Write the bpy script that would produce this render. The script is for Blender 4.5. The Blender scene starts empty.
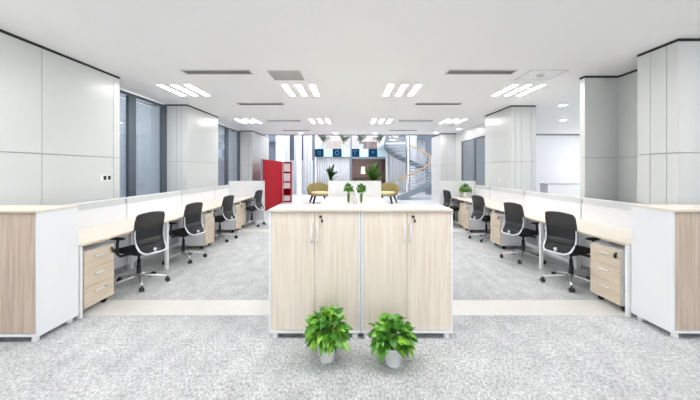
import bpy, bmesh, math, random
from mathutils import Vector, Matrix
PI = math.pi
random.seed(7)
SC = bpy.context.scene
COL = SC.collection
H = 2.95

# ------------------------------------------------------------------ materials
def new_mat(name):
    m = bpy.data.materials.new(name); m.use_nodes = True
    return m, m.node_tree.nodes, m.node_tree.links, m.node_tree.nodes['Principled BSDF']

def plain(name, col, rough=0.5, metal=0.0, spec=0.5, noise=0.0, nscale=20, bump=0.0):
    m, n, l, b = new_mat(name)
    b.inputs['Base Color'].default_value = (*col, 1)
    b.inputs['Roughness'].default_value = rough
    b.inputs['Metallic'].default_value = metal
    b.inputs['Specular IOR Level'].default_value = spec
    tc = n.new('ShaderNodeTexCoord'); tx = n.new('ShaderNodeTexNoise')
    tx.inputs['Scale'].default_value = nscale; tx.inputs['Detail'].default_value = 4
    l.new(tc.outputs['Object'], tx.inputs['Vector'])
    mx = n.new('ShaderNodeMix'); mx.data_type = 'RGBA'
    mx.inputs[6].default_value = (*[c*(1-noise) for c in col], 1)
    mx.inputs[7].default_value = (*[min(1, c*(1+noise*0.5)) for c in col], 1)
    l.new(tx.outputs['Fac'], mx.inputs[0]); l.new(mx.outputs[2], b.inputs['Base Color'])
    if bump:
        bp = n.new('ShaderNodeBump'); bp.inputs['Strength'].default_value = bump
        bp.inputs['Distance'].default_value = 0.003
        l.new(tx.outputs['Fac'], bp.inputs['Height']); l.new(bp.outputs['Normal'], b.inputs['Normal'])
    return m

def wood(name, c1, c2, c3, axis=2, rough=0.45):
    m, n, l, b = new_mat(name)
    tc = n.new('ShaderNodeTexCoord'); mp = n.new('ShaderNodeMapping')
    s = [38, 38, 38]; s[axis] = 1.6
    mp.inputs['Scale'].default_value = s
    l.new(tc.outputs['Object'], mp.inputs['Vector'])
    t1 = n.new('ShaderNodeTexNoise'); t1.inputs['Scale'].default_value = 1.0
    t1.inputs['Detail'].default_value = 6; t1.inputs['Roughness'].default_value = 0.65
    t1.inputs['Distortion'].default_value = 0.4
    l.new(mp.outputs['Vector'], t1.inputs['Vector'])
    r = n.new('ShaderNodeValToRGB')
    r.color_ramp.elements[0].position = 0.3; r.color_ramp.elements[0].color = (*c1, 1)
    r.color_ramp.elements[1].position = 0.7; r.color_ramp.elements[1].color = (*c3, 1)
    e = r.color_ramp.elements.new(0.5); e.color = (*c2, 1)
    l.new(t1.outputs['Fac'], r.inputs['Fac']); l.new(r.outputs['Color'], b.inputs['Base Color'])
    b.inputs['Roughness'].default_value = rough
    return m

def emit(name, col, strength):
    m, n, l, b = new_mat(name)
    b.inputs['Base Color'].default_value = (*col, 1)
    b.inputs['Emission Color'].default_value = (*col, 1)
    b.inputs['Emission Strength'].default_value = strength
    return m

def carpet_mat():
    m, n, l, b = new_mat('carpet')
    tc = n.new('ShaderNodeTexCoord')
    mp = n.new('ShaderNodeMapping'); mp.inputs['Scale'].default_value = (1.0, 0.55, 1.0)
    l.new(tc.outputs['Object'], mp.inputs['Vector'])
    t1 = n.new('ShaderNodeTexNoise'); t1.inputs['Scale'].default_value = 62; t1.inputs['Detail'].default_value = 3
    t1.inputs['Roughness'].default_value = 0.7
    t2 = n.new('ShaderNodeTexNoise'); t2.inputs['Scale'].default_value = 7; t2.inputs['Detail'].default_value = 5
    t3 = n.new('ShaderNodeTexNoise'); t3.inputs['Scale'].default_value = 0.8; t3.inputs['Detail'].default_value = 3
    for t in (t1, t2, t3): l.new(mp.outputs['Vector'], t.inputs['Vector'])
    r1 = n.new('ShaderNodeValToRGB')
    r1.color_ramp.elements[0].position = 0.34; r1.color_ramp.elements[0].color = (0.34, 0.35, 0.355, 1)
    r1.color_ramp.elements[1].position = 0.64; r1.color_ramp.elements[1].color = (0.80, 0.815, 0.82, 1)
    e = r1.color_ramp.elements.new(0.47); e.color = (0.565, 0.578, 0.582, 1)
    l.new(t1.outputs['Fac'], r1.inputs['Fac'])
    r2 = n.new('ShaderNodeValToRGB')
    r2.color_ramp.elements[0].position = 0.3; r2.color_ramp.elements[0].color = (0.74, 0.75, 0.76, 1)
    r2.color_ramp.elements[1].position = 0.7; r2.color_ramp.elements[1].color = (1, 1, 1, 1)
    l.new(t2.outputs['Fac'], r2.inputs['Fac'])
    r3 = n.new('ShaderNodeValToRGB')
    r3.color_ramp.elements[0].position = 0.35; r3.color_ramp.elements[0].color = (0.9, 0.9, 0.9, 1)
    r3.color_ramp.elements[1].position = 0.65; r3.color_ramp.elements[1].color = (1, 1, 1, 1)
    l.new(t3.outputs['Fac'], r3.inputs['Fac'])
    a = n.new('ShaderNodeMix'); a.data_type = 'RGBA'; a.blend_type = 'MULTIPLY'; a.inputs[0].default_value = 1
    l.new(r1.outputs['Color'], a.inputs[6]); l.new(r2.outputs['Color'], a.inputs[7])
    c = n.new('ShaderNodeMix'); c.data_type = 'RGBA'; c.blend_type = 'MULTIPLY'; c.inputs[0].default_value = 1
    l.new(a.outputs[2], c.inputs[6]); l.new(r3.outputs['Color'], c.inputs[7])
    l.new(c.outputs[2], b.inputs['Base Color'])
    b.inputs['Roughness'].default_value = 0.75
    b.inputs['Specular IOR Level'].default_value = 0.35
    bp = n.new('ShaderNodeBump'); bp.inputs['Strength'].default_value = 0.35; bp.inputs['Distance'].default_value = 0.006
    l.new(t1.outputs['Fac'], bp.inputs['Height']); l.new(bp.outputs['Normal'], b.inputs['Normal'])
    return m

def glass_mat(name, tint, gloss_rough=0.02, base=0.06, opaque=0.0, opaque_col=(0.8, 0.85, 0.88)):
    m, n, l, b = new_mat(name)
    out = n['Material Output']
    tr = n.new('ShaderNodeBsdfTransparent'); tr.inputs['Color'].default_value = (*tint, 1)
    gl = n.new('ShaderNodeBsdfGlossy'); gl.inputs['Roughness'].default_value = gloss_rough
    lw = n.new('ShaderNodeLayerWeight'); lw.inputs['Blend'].default_value = 0.5
    pw = n.new('ShaderNodeMath'); pw.operation = 'POWER'; pw.inputs[1].default_value = 3.5
    l.new(lw.outputs['Facing'], pw.inputs[0])
    fr = n.new('ShaderNodeMath'); fr.operation = 'MULTIPLY_ADD'; fr.inputs[1].default_value = 0.8; fr.inputs[2].default_value = 0.03
    l.new(pw.outputs[0], fr.inputs[0])
    mx = n.new('ShaderNodeMixShader'); l.new(fr.outputs[0], mx.inputs[0])
    l.new(tr.outputs[0], mx.inputs[1]); l.new(gl.outputs[0], mx.inputs[2])
    b.inputs['Base Color'].default_value = (*opaque_col, 1); b.inputs['Roughness'].default_value = 0.3
    m2 = n.new('ShaderNodeMixShader'); m2.inputs[0].default_value = opaque
    l.new(mx.outputs[0], m2.inputs[1]); l.new(b.outputs[0], m2.inputs[2])
    l.new(m2.outputs[0], out.inputs['Surface'])
    return m

def mesh_fabric():
    m, n, l, b = new_mat('mesh_fabric')
    out = n['Material Output']
    b.inputs['Base Color'].default_value = (0.016, 0.017, 0.02, 1); b.inputs['Roughness'].default_value = 0.6
    tr = n.new('ShaderNodeBsdfTransparent')
    tc = n.new('ShaderNodeTexCoord'); ck = n.new('ShaderNodeTexNoise'); ck.inputs['Scale'].default_value = 300
    l.new(tc.outputs['Object'], ck.inputs['Vector'])
    mp = n.new('ShaderNodeMapRange'); mp.inputs[1].default_value = 0.3; mp.inputs[2].default_value = 0.7
    mp.inputs[3].default_value = 0.03; mp.inputs[4].default_value = 0.30
    l.new(ck.outputs['Fac'], mp.inputs[0])
    mx = n.new('ShaderNodeMixShader'); l.new(mp.outputs[0], mx.inputs[0])
    l.new(b.outputs[0], mx.inputs[1]); l.new(tr.outputs[0], mx.inputs[2]); l.new(mx.outputs[0], out.inputs['Surface'])
    return m

def leaf_mat(name, c1, c2, c3):
    m, n, l, b = new_mat(name)
    g = n.new('ShaderNodeNewGeometry'); r = n.new('ShaderNodeValToRGB')
    r.color_ramp.elements[0].color = (*c1, 1); r.color_ramp.elements[1].color = (*c3, 1)
    e = r.color_ramp.elements.new(0.55); e.color = (*c2, 1)
    l.new(g.outputs['Random Per Island'], r.inputs['Fac'])
    tc = n.new('ShaderNodeTexCoord'); tx = n.new('ShaderNodeTexNoise'); tx.inputs['Scale'].default_value = 40
    l.new(tc.outputs['Object'], tx.inputs['Vector'])
    mx = n.new('ShaderNodeMix'); mx.data_type = 'RGBA'; mx.blend_type = 'MULTIPLY'; mx.inputs[0].default_value = 0.5
    l.new(r.outputs['Color'], mx.inputs[6]); l.new(tx.outputs['Color'], mx.inputs[7])
    l.new(r.outputs['Color'], b.inputs['Base Color'])
    b.inputs['Roughness'].default_value = 0.35
    return m

M = {}
M['wall'] = plain('wall_panel', (0.68, 0.70, 0.695), 0.30, noise=0.02, nscale=1.5)
M['gap'] = plain('joint_grey', (0.35, 0.37, 0.37), 0.7)
M['black'] = plain('shadow_gap_black', (0.012, 0.012, 0.013), 0.6)
M['ceiling'] = plain('ceiling_paint', (0.93, 0.93, 0.935), 0.9, noise=0.01, nscale=3)
M['white'] = plain('white_laminate', (0.86, 0.87, 0.90), 0.35, noise=0.01)
M['whitemetal'] = plain('white_powder_coat', (0.86, 0.87, 0.88), 0.4)
M['carpet'] = carpet_mat()
M['strip'] = plain('stone_strip', (0.74, 0.725, 0.69), 0.35, noise=0.07, nscale=9)
M['atfloor'] = plain('polished_stone', (0.82, 0.83, 0.84), 0.25, noise=0.04, nscale=3)
M['ash'] = wood('pale_ash', (0.72, 0.61, 0.50), (0.80, 0.71, 0.61), (0.87, 0.79, 0.70))
M['oak'] = wood('grey_oak', (0.46, 0.36, 0.29), (0.57, 0.46, 0.38), (0.68, 0.57, 0.48))
M['maple'] = wood('maple_drawer', (0.58, 0.48, 0.37), (0.66, 0.56, 0.44), (0.73, 0.64, 0.52), axis=0)
M['desktop'] = wood('cream_desktop', (0.72, 0.66, 0.57), (0.77, 0.715, 0.63), (0.81, 0.76, 0.68), axis=1)
M['edge'] = wood('edge_band', (0.62, 0.5, 0.38), (0.70, 0.58, 0.46), (0.76, 0.65, 0.54), axis=0)
M['steel'] = plain('brushed_steel', (0.72, 0.72, 0.73), 0.28, metal=1)
M['chrome'] = plain('chrome', (0.72, 0.72, 0.74), 0.28, metal=1)
M['silver'] = plain('silver_plastic', (0.72, 0.74, 0.78), 0.3, metal=0.4)
M['handle'] = plain('handle_white', (0.88, 0.88, 0.88), 0.25, metal=0.2)
M['blackplastic'] = plain('black_plastic', (0.018, 0.019, 0.021), 0.4)
M['blackfabric'] = plain('black_fabric', (0.014, 0.015, 0.018), 0.85, noise=0.3, nscale=200, bump=0.3)
M['mesh'] = mesh_fabric()
M['frame'] = plain('blue_grey_frame', (0.10, 0.125, 0.15), 0.35, metal=0.3)
M['blind'] = plain('blind_slat', (0.52, 0.53, 0.55), 0.4)
M['glass'] = glass_mat('window_glass', (0.86, 0.9, 0.94))
M['darkglass'] = glass_mat('smoked_glass', (0.35, 0.42, 0.5), opaque=0.6, opaque_col=(0.30, 0.34, 0.40))
M['frost'] = glass_mat('frosted_strip', (0.9, 0.93, 0.95), 0.2, opaque=0.8, opaque_col=(0.82, 0.85, 0.87))
M['lamp'] = emit('lamp_diffuser', (1.0, 0.985, 0.97), 34.0)
M['lampwarm'] = emit('downlight_diffuser', (1.0, 0.93, 0.91), 140.0)
M['vent'] = plain('vent_grey', (0.27, 0.27, 0.26), 0.5)
M['ventlight'] = plain('vent_light_grey', (0.60, 0.60, 0.585), 0.5)
M['lampshade'] = emit('lamp_shade_glow', (1.0, 0.93, 0.82), 0.9)
M['red'] = plain('red_lacquer', (0.37, 0.003, 0.014), 0.7, spec=0.15, noise=0.03)
M['gold'] = plain('olive_gold_fabric', (0.29, 0.24, 0.09), 0.6, noise=0.12, nscale=40)
M['goldlight'] = plain('pale_gold_cushion', (0.62, 0.54, 0.30), 0.6)
M['pot'] = plain('white_ceramic', (0.86, 0.87, 0.88), 0.25)
M['soil'] = plain('dark_soil', (0.05, 0.035, 0.025), 0.95, noise=0.4, nscale=60)
M['leaf'] = leaf_mat('leaf_green', (0.03, 0.15, 0.012), (0.09, 0.32, 0.02), (0.30, 0.58, 0.06))
M['leafdark'] = leaf_mat('leaf_dark_green', (0.02, 0.09, 0.03), (0.04, 0.16, 0.04), (0.10, 0.27, 0.07))
M['stem'] = plain('plant_stem', (0.12, 0.28, 0.05), 0.5)
M['trunk'] = plain('palm_trunk', (0.25, 0.17, 0.1), 0.8, noise=0.3)
M['teal'] = plain('teal_panel', (0.003, 0.045, 0.10), 0.7, spec=0.1)
M['midblue'] = plain('mid_blue_mark', (0.10, 0.30, 0.48), 0.4)
M['paleblue'] = plain('pale_blue_panel', (0.66, 0.84, 0.90), 0.35)
M['curtain'] = plain('white_curtain', (0.72, 0.73, 0.76), 0.8)
M['bluewhite'] = plain('cool_white_paint', (0.76, 0.80, 0.86), 0.5)
M['slate'] = plain('slate_grey', (0.22, 0.27, 0.33), 0.5)
M['slate2'] = plain('light_slate', (0.24, 0.28, 0.33), 0.35, metal=0.3)
M['tread'] = plain('tread_grey', (0.36, 0.41, 0.47), 0.4)
M['rose2'] = plain('pale_rose_wall', (0.68, 0.60, 0.60), 0.7, noise=0.12, nscale=2)
M['brown'] = plain('brown_panel', (0.20, 0.13, 0.115), 0.5, noise=0.2, nscale=6)
M['pinkwall'] = plain('rose_wall', (0.55, 0.42, 0.40), 0.7, noise=0.1, nscale=3)
M['handrail'] = wood('honey_handrail', (0.45, 0.27, 0.10), (0.55, 0.34, 0.14), (0.62, 0.40, 0.18), axis=0)
M['binder'] = plain('binder_white', (0.75, 0.74, 0.74), 0.5)
M['clear'] = glass_mat('clear_glass', (0.93, 0.96, 0.96))
M['kerb'] = plain('kerb_slate', (0.16, 0.19, 0.2), 0.4)

# ------------------------------------------------------------------ mesh builder
class MB:
    def __init__(s): s.bm = bmesh.new()
    def box(s, x0, x1, y0, y1, z0, z1, mi=0):
        v = [s.bm.verts.new((x, y, z)) for z in (z0, z1) for y in (y0, y1) for x in (x0, x1)]
        for f in ((0,2,3,1), (4,5,7,6), (0,1,5,4), (2,6,7,3), (0,4,6,2), (1,3,7,5)):
            fc = s.bm.faces.new([v[i] for i in f]); fc.material_index = mi
        return s
    def obox(s, c, size, M3, mi=0):
        v = []
        for z in (-.5, .5):
            for y in (-.5, .5):
                for x in (-.5, .5):
                    v.append(s.bm.verts.new(Vector(c) + M3 @ Vector((x*size[0], y*size[1], z*size[2]))))
        for f in ((0,2,3,1), (4,5,7,6), (0,1,5,4), (2,6,7,3), (0,4,6,2), (1,3,7,5)):
            fc = s.bm.faces.new([v[i] for i in f]); fc.material_index = mi
        return s
    def tube(s, pts, r, seg=8, closed=False, rs=None, flat=1.0):
        P = [Vector(p) for p in pts]; n = len(P); rings = []
        up = Vector((0, 0, 1))
        for i in range(n):
            if closed: t = P[(i+1) % n] - P[i-1]
            else: t = P[min(i+1, n-1)] - P[max(i-1, 0)]
            t.normalize()
            a = up if abs(t.dot(up)) < 0.95 else Vector((1, 0, 0))
            u = t.cross(a).normalized(); w = u.cross(t).normalized()
            rr = rs[i] if rs else r
            rings.append([s.bm.verts.new(P[i] + (u*math.cos(2*PI*k/seg) + w*math.sin(2*PI*k/seg)*flat)*rr) for k in range(seg)])
        m = n if closed else n-1
        for i in range(m):
            A, B = rings[i], rings[(i+1) % n]
            for k in range(seg):
                f = s.bm.faces.new([A[k], A[(k+1) % seg], B[(k+1) % seg], B[k]]); f.smooth = True
        if not closed:
            s.bm.faces.new(rings[0][::-1]); s.bm.faces.new(rings[-1])
        return s
    def lathe(s, prof, seg=24, c=(0, 0, 0), cap=True):
        rings = []
        for r, z in prof:
            rings.append([s.bm.verts.new((c[0]+r*math.cos(2*PI*k/seg), c[1]+r*math.sin(2*PI*k/seg), c[2]+z)) for k in range(seg)])
        for A, B in zip(rings, rings[1:]):
            for k in range(seg):
                f = s.bm.faces.new([A[k], A[(k+1) % seg], B[(k+1) % seg], B[k]]); f.smooth = True
        if cap:
            s.bm.faces.new(rings[0][::-1]); s.bm.faces.new(rings[-1])
        return s
    def cyl(s, c, r, axis, h, seg=16):
        a = Vector(axis).normalized()*h/2; c = Vector(c)
        return s.tube([c-a, c+a], r, seg)
    def grid(s, fn, nu, nv, closed_u=False, smooth=True):
        V = [[s.bm.verts.new(fn(i/nu, j/nv)) for i in range(nu if closed_u else nu+1)] for j in range(nv+1)]
        for j in range(nv):
            for i in range(nu):
                i2 = (i+1) % nu if closed_u else i+1
                f = s.bm.faces.new([V[j][i], V[j][i2], V[j+1][i2], V[j+1][i]]); f.smooth = smooth
        return s
    def leaf(s, base, d, length, width, up=Vector((0, 0, 1)), droop=0.3, n=5, fold=0.25):
        d = Vector(d).normalized(); side = d.cross(up)
        if side.length < 1e-3: side = Vector((1, 0, 0))
        side.normalize(); nrm = side.cross(d).normalized()
        rows = []
        for i in range(n+1):
            t = i/n
            w = width*0.5*(math.sin(PI*min(1, t**0.75))**0.8 if 0 < t < 1 else 0.02)
            c = Vector(base) + d*length*t - Vector((0, 0, 1))*droop*length*t*t
            rows.append([s.bm.verts.new(c - side*w + nrm*w*fold), s.bm.verts.new(c), s.bm.verts.new(c + side*w + nrm*w*fold)])
        for A, B in zip(rows, rows[1:]):
            for k in (0, 1):
                f = s.bm.faces.new([A[k], A[k+1], B[k+1], B[k]]); f.smooth = True
        return s
    def obj(s, name, mats, parent=None, bevel=0.0, solid=0.0, subsurf=0, label=None, normals=True):
        if normals: bmesh.ops.recalc_face_normals(s.bm, faces=s.bm.faces)
        me = bpy.data.meshes.new(name); s.bm.to_mesh(me); s.bm.free()
        if not isinstance(mats, (list, tuple)): mats = [mats]
        for m in mats: me.materials.append(m)
        o = bpy.data.objects.new(name, me); COL.objects.link(o)
        if parent: o.parent = parent
        if solid:
            q = o.modifiers.new('solid', 'SOLIDIFY'); q.thickness = solid; q.offset = 0
        if bevel:
            q = o.modifiers.new('bevel', 'BEVEL'); q.width = bevel; q.segments = 2; q.limit_method = 'ANGLE'
            q.harden_normals = False
        if subsurf:
            q = o.modifiers.new('sub', 'SUBSURF'); q.levels = subsurf; q.render_levels = subsurf
        if label: o['label'] = label
        return o

def thing(name, label, cat, loc=(0, 0, 0), rz=0.0, group=None):
    o = bpy.data.objects.new(name, None); COL.objects.link(o); o.empty_display_size = 0.1
    o.location = loc; o.rotation_euler = (0, 0, rz)
    return tag(o, label, cat, group)
def tag(o, label, cat, group=None):
    o['label'] = label; o['category'] = cat
    if group: o['group'] = group
    return o
def struct(o): o['kind'] = 'structure'; return o
def dup(o, loc, rz, label=None, scale=None):
    def rec(src, par):
        c = src.copy(); COL.objects.link(c)
        if par: c.parent = par
        for ch in list(src.children): rec(ch, c)
        return c
    r = rec(o, None); r.location = loc; r.rotation_euler = (0, 0, rz)
    if label: r['label'] = label
    if scale: r.scale = scale
    return r
def B(name, mat, x0, x1, y0, y1, z0, z1, parent=None, bevel=0.0):
    return MB().box(x0, x1, y0, y1, z0, z1).obj(name, mat, parent, bevel)

# ------------------------------------------------------------------ setting
struct(B('floor', M['carpet'], -4.4, 10, -6, 13.1, -0.1, 0))
struct(B('trim_1', M['strip'], -3.6, 5.0, 3.30, 3.68, -0.05, 0.004))
struct(B('trim_2', M['strip'], -3.6, 4.2, 7.76, 8.14, -0.05, 0.004))
struct(B('trim_3', M['atfloor'], -8, 9, 13.1, 23.5, -0.1, 0.0))
struct(B('ceiling', M['ceiling'], -4.4, 10, -6, 13.1, H, H+0.25))
struct(B('trim_4', M['frame'], -4.1, 4.4, 13.1, 13.16, H-0.03, H+0.25))

def panels(name, plane, a0, a1, p, depth, cuts, zj=1.69, z0=0.0, z1=H-0.03, sign=1, back=None):
    """panelled wall face; plane 'x' or 'y': the face lies at that coordinate and the body extends by depth*sign"""
    mb = MB(); g = 0.004; t = 0.018
    def bx(u0, u1, d0, d1, za, zb, mi):
        d = sorted((p+d0*sign, p+d1*sign))
        if plane == 'x': mb.box(d[0], d[1], u0, u1, za, zb, mi)
        else: mb.box(u0, u1, d[0], d[1], za, zb, mi)
    us = [a0] + list(cuts) + [a1]
    for u0, u1 in zip(us, us[1:]):
        for za, zb in ((z0, zj), (zj, z1)):
            bx(u0+(g if u0 != a0 else 0), u1-(g if u1 != a1 else 0), 0, t, za+(g if za else 0), zb-(g if zb != z1 else 0), 0)
    bx(a0, a1, t-0.004, depth, z0, z1, 1)
    return mb

def column(name, side, x_in, x_out, y0, y1, cuts_side, cuts_front, tn):
    """box column clad in panels: aisle side at x_in, front at y0"""
    s = side
    mb = MB(); g = 0.004; t = 0.018; zj = 1.69; zt = H-0.03
    X = sorted((x_in, x_out))
    ax0, ax1 = (X[0], X[1]-t) if s < 0 else (X[0]+t, X[1])
    mb.box(ax0+0.0, ax1, y0+t-0.003, y1, 0, zt, 1)
    us = [y0] + cuts_side + [y1]
    for u0, u1 in zip(us, us[1:]):
        for za, zb in ((0, zj), (zj, zt)):
            xx = sorted((x_in, x_in + (t+0.002)*(-1 if s < 0 else 1)))
            mb.box(xx[0], xx[1], u0+(g if u0 != y0 else 0), u1-(g if u1 != y1 else 0), za+(g if za else 0), zb-(g if zb < zt else 0), 0)
    us = [X[0]] + sorted(cuts_front) + [X[1]]
    for u0, u1 in zip(us, us[1:]):
        for za, zb in ((0, zj), (zj, zt)):
            q0 = u0+(g if u0 != X[0] else 0); q1 = u1-(g if u1 != X[1] else 0)
            if s < 0 and u1 == X[1]: q1 -= t+0.003
            if s > 0 and u0 == X[0]: q0 += t+0.003
            mb.box(q0, q1, y0, y0+t, za+(g if za else 0), zb-(g if zb < zt else 0), 0)
    struct(mb.obj(name, [M['wall'], M['gap']]))
    # black shadow gap at the ceiling
    struct(B(tn, M['black'], X[0]-(0 if s < 0 else 0.006), X[1]+(0.006 if s < 0 else 0), y0-0.006, y1, zt, H))

column('wall_left', -1, -3.60, -4.4, -6, 5.0, [1.2, 3.74, 4.87], [], 'trim_5')
column('wall_column_left', -1, -3.60, -4.4, 7.08, 8.73, [7.2], [-3.72, -3.84], 'trim_6')
column('wall_column_left_far', -1, -3.60, -4.4, 11.8, 14.2, [12.0], [-3.75], 'trim_7')
column('wall_column_right_near', 1, 3.62, 5.2, 3.53, 4.03, [3.66, 3.86], [], 'trim_8')
column('wall_column_right', 1, 3.62, 4.13, 4.93, 5.04, [], [], 'trim_9')
column('wall_column_right_middle', 1, 3.62, 4.18, 7.19, 8.58, [7.33], [3.72, 3.86, 4.08], 'trim_10')
column('wall_column_right_far', 1, 3.62, 4.25, 12.7, 14.2, [12.85], [3.85], 'trim_11')
# recess behind right column: side wall facing the aisle
struct(panels('w', 'x', 4.03, 4.95, 4.13, 0.3, [4.5]).obj('wall_recess_right', [M['wall'], M['gap']]))
struct(B('trim_12', M['black'], 4.124, 4.43, 4.03, 4.95, H-0.03, H))
struct(B('wall_right', M['wall'], 5.0, 5.2, -6, 3.53, 0, H))
# side room beyond the right columns
struct(B('wall_side_room_back', M['white'], 4.45, 10, 12.9, 13.05, 0, H-0.06))
struct(B('trim_13', M['vent'], 4.45, 10, 12.86, 13.05, H-0.06, H))
mb = MB(); mb.box(9.6, 9.75, 4.0, 12.9, 0, 0.5); mb.box(9.6, 9.75, 4.0, 12.9, 2.7, H)
for yy in (4.0, 6.1, 8.3, 10.5, 12.7): mb.box(9.6, 9.75, yy, yy+0.15, 0.5, 2.7)
struct(mb.obj('wall_side_room_right', M['wall']))  # unseen wall; open bays added to let world light into the side room
struct(B('wall_side_room_front', M['wall'], 4.43, 9.6, 4.0, 4.12, 0, H))
# wall with the dark window between right columns
mb = MB(); mb.box(4.2, 4.35, 8.58, 12.7, 2.58, H); mb.box(4.2, 4.35, 8.58, 12.7, 0, 0.85)
mb.box(4.2, 4.35, 8.58, 9.9, 0.85, 2.58); mb.box(4.2, 4.35, 12.1, 12.7, 0.85, 2.58)
struct(mb.obj('wall_right_far', M['wall']))

def window(name, x, y0, y1, z0, z1, mull, side, pane_mat, w=0.09):
    mb = MB(); d = 0.06 if side < 0 else -0.06
    xs = sorted((x, x-d))
    mb.box(*xs, y0, y1, z0, z0+0.05); mb.box(*xs, y0, y1, z1-0.05, z1)
    for a, b in mull: mb.box(*xs, a, b, z0+0.05, z1-0.05)
    f = struct(mb.obj(name, M['frame'], bevel=0.004))
    edges = [y0] + [v for m in mull for v in m] + [y1]
    edges = [(edges[i], edges[i+1]) for i in range(0, len(edges), 2)]
    xp = x-0.02 if side < 0 else x+0.02
    for a, b in edges:
        if b-a > 0.02:
            B('window_pane', pane_mat, xp-0.004, xp+0.004, a, b, z0+0.05, z1-0.05, f)
    return f, edges
w1, e1 = window('window_1', -4.05, 5.0, 7.08, 0.6, H-0.03, [(5.86, 6.06), (6.9, 7.08)], -1, M['glass'])
w2, e2 = window('window_2', -4.05, 8.73, 11.8, 0.6, H-0.03, [(10.45, 10.68), (11.6, 11.8)], -1, M['glass'])
w3, e3 = window('window_3', 4.22, 9.9, 12.1, 0.85, 2.58, [(9.9, 9.98), (10.75, 10.9), (12.0, 12.1)], 1, M['darkglass'])
struct(B('wall_window_sill_left', M['wall'], -4.4, -4.05, 5.0, 7.08, 0, 0.6))
struct(B('wall_window_sill_left_far', M['wall'], -4.4, -4.05, 8.73, 11.8, 0, 0.6))
def blind(x, a, b, z0, z1, label):
    t = thing('window_blind', label, 'blind', (x, (a+b)/2, z0), 0, 'blinds in the left windows')
    mb = MB(); n = int((z1-z0-0.06)/0.026); hw = (b-a)/2+0.025
    R = Matrix.Rotation(math.radians(66), 3, 'Y')
    for k in range(n):
        mb.obox((0, 0, 0.03+k*0.026), (0.028, 2*hw, 0.0012), R)
    mb.obj('slats', M['blind'], t)
    B('head_rail', M['blind'], -0.02, 0.02, -hw, hw, z1-z0-0.04, z1-z0, t)
    B('bottom_rail', M['blind'], -0.014, 0.014, -hw, hw, 0.0, 0.02, t)
    mb = MB()
    for yy in (-hw*0.7, hw*0.7): mb.tube([(0.016, yy, 0.01), (0.016, yy, z1-z0-0.02)], 0.0015, 4)
    mb.obj('cord', M['blind'], t)
blind(-4.125, *e1[0], 0.66, 2.86, 'grey venetian blind in the narrow front pane of the nearest left window')
blind(-4.125, *e1[1], 0.66, 2.86, 'grey venetian blind in the wide pane of the nearest left window')
blind(-4.125, *e2[0], 0.66, 2.86, 'grey venetian blind in the nearer pane of the far left window')
blind(-4.125, *e2[1], 0.66, 2.86, 'grey venetian blind in the farther pane of the far left window')

# wall sockets on the left wall
t = thing('wall_socket', 'white double wall socket with two dark outlets on left wall', 'socket', (-3.6, 4.72, 1.385))
B('plate', M['whitemetal'], 0, 0.008, -0.12, 0.1, -0.045, 0.045, t, 0.002)
for yy in (-0.03, 0.055): B('outlet', M['black'], 0.006, 0.011, yy-0.026, yy+0.026, -0.03, 0.03, t)
t = tag(B('wall_switch', M['whitemetal'], -0.006, 0, -0.04, 0.04, -0.04, 0.04, None, 0.002), 'small white switch plate on side of middle right column', 'switch'); t.location = (3.62, 7.75, 1.25)

# ------------------------------------------------------------------ ceiling fittings
def ceiling_light(x, y, label):
    t = thing('ceiling_light', label, 'ceiling light', (x, y, H), 0, 'triple strip lights in the ceiling')
    for k in (-1, 0, 1):
        xx = k*0.235
        mb = MB(); mb.box(xx-0.057, xx-0.047, -0.40, 0.40, -0.008, 0.0); mb.box(xx+0.047, xx+0.057, -0.40, 0.40, -0.008, 0.0)
        mb.box(xx-0.057, xx+0.057, -0.41, -0.40, -0.008, 0.0); mb.box(xx-0.057, xx+0.057, 0.40, 0.41, -0.008, 0.0)
        mb.obj('strip_frame', M['whitemetal'], t)
        B('diffuser', M['lamp'], xx-0.047, xx+0.047, -0.40, 0.40, -0.006, -0.001, t)
    return t
L0 = ceiling_light(-3.0, 5.82, 'triple white strip ceiling light, near row, above left desks')
for x, y, lab in ((-0.88, 5.82, 'triple white strip ceiling light, near row, left of middle beside grille'),
                  (0.93, 5.82, 'triple white strip ceiling light, near row, right of middle'),
                  (3.04, 5.82, 'triple white strip ceiling light, near row, above right desks by access panel'),
                  (-3.0, 9.5, 'triple white strip ceiling light, far row, above left desks'),
                  (-0.88, 9.5, 'triple white strip ceiling light, far row, left of middle'),
                  (0.93, 9.5, 'triple white strip ceiling light, far row, right of middle'),
                  (3.04, 9.5, 'triple white strip ceiling light, far row, above right desks'),
                  (8.7, 7.6, 'added unseen triple strip light brightening the side room, hidden past the right column'),  # unseen lamp added to brighten the dim side room
                  (6.9, 5.4, 'added unseen triple strip light brightening the side room, nearest the right recess'),  # another out-of-view lamp, put in for side room brightness
                  (-3.0, 2.1, 'triple white strip ceiling light above the left brown cabinet, beyond the top of the frame'),
                  (-0.88, 2.1, 'triple white strip ceiling light above the left floor plant, beyond the top of the frame'),
                  (0.93, 2.1, 'triple white strip ceiling light above the right floor plant, beyond the top of the frame'),
                  (3.04, 2.1, 'triple white strip ceiling light above the right brown cabinet, beyond the top of the frame')):
    dup(L0, (x, y, H), 0, lab)

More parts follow.
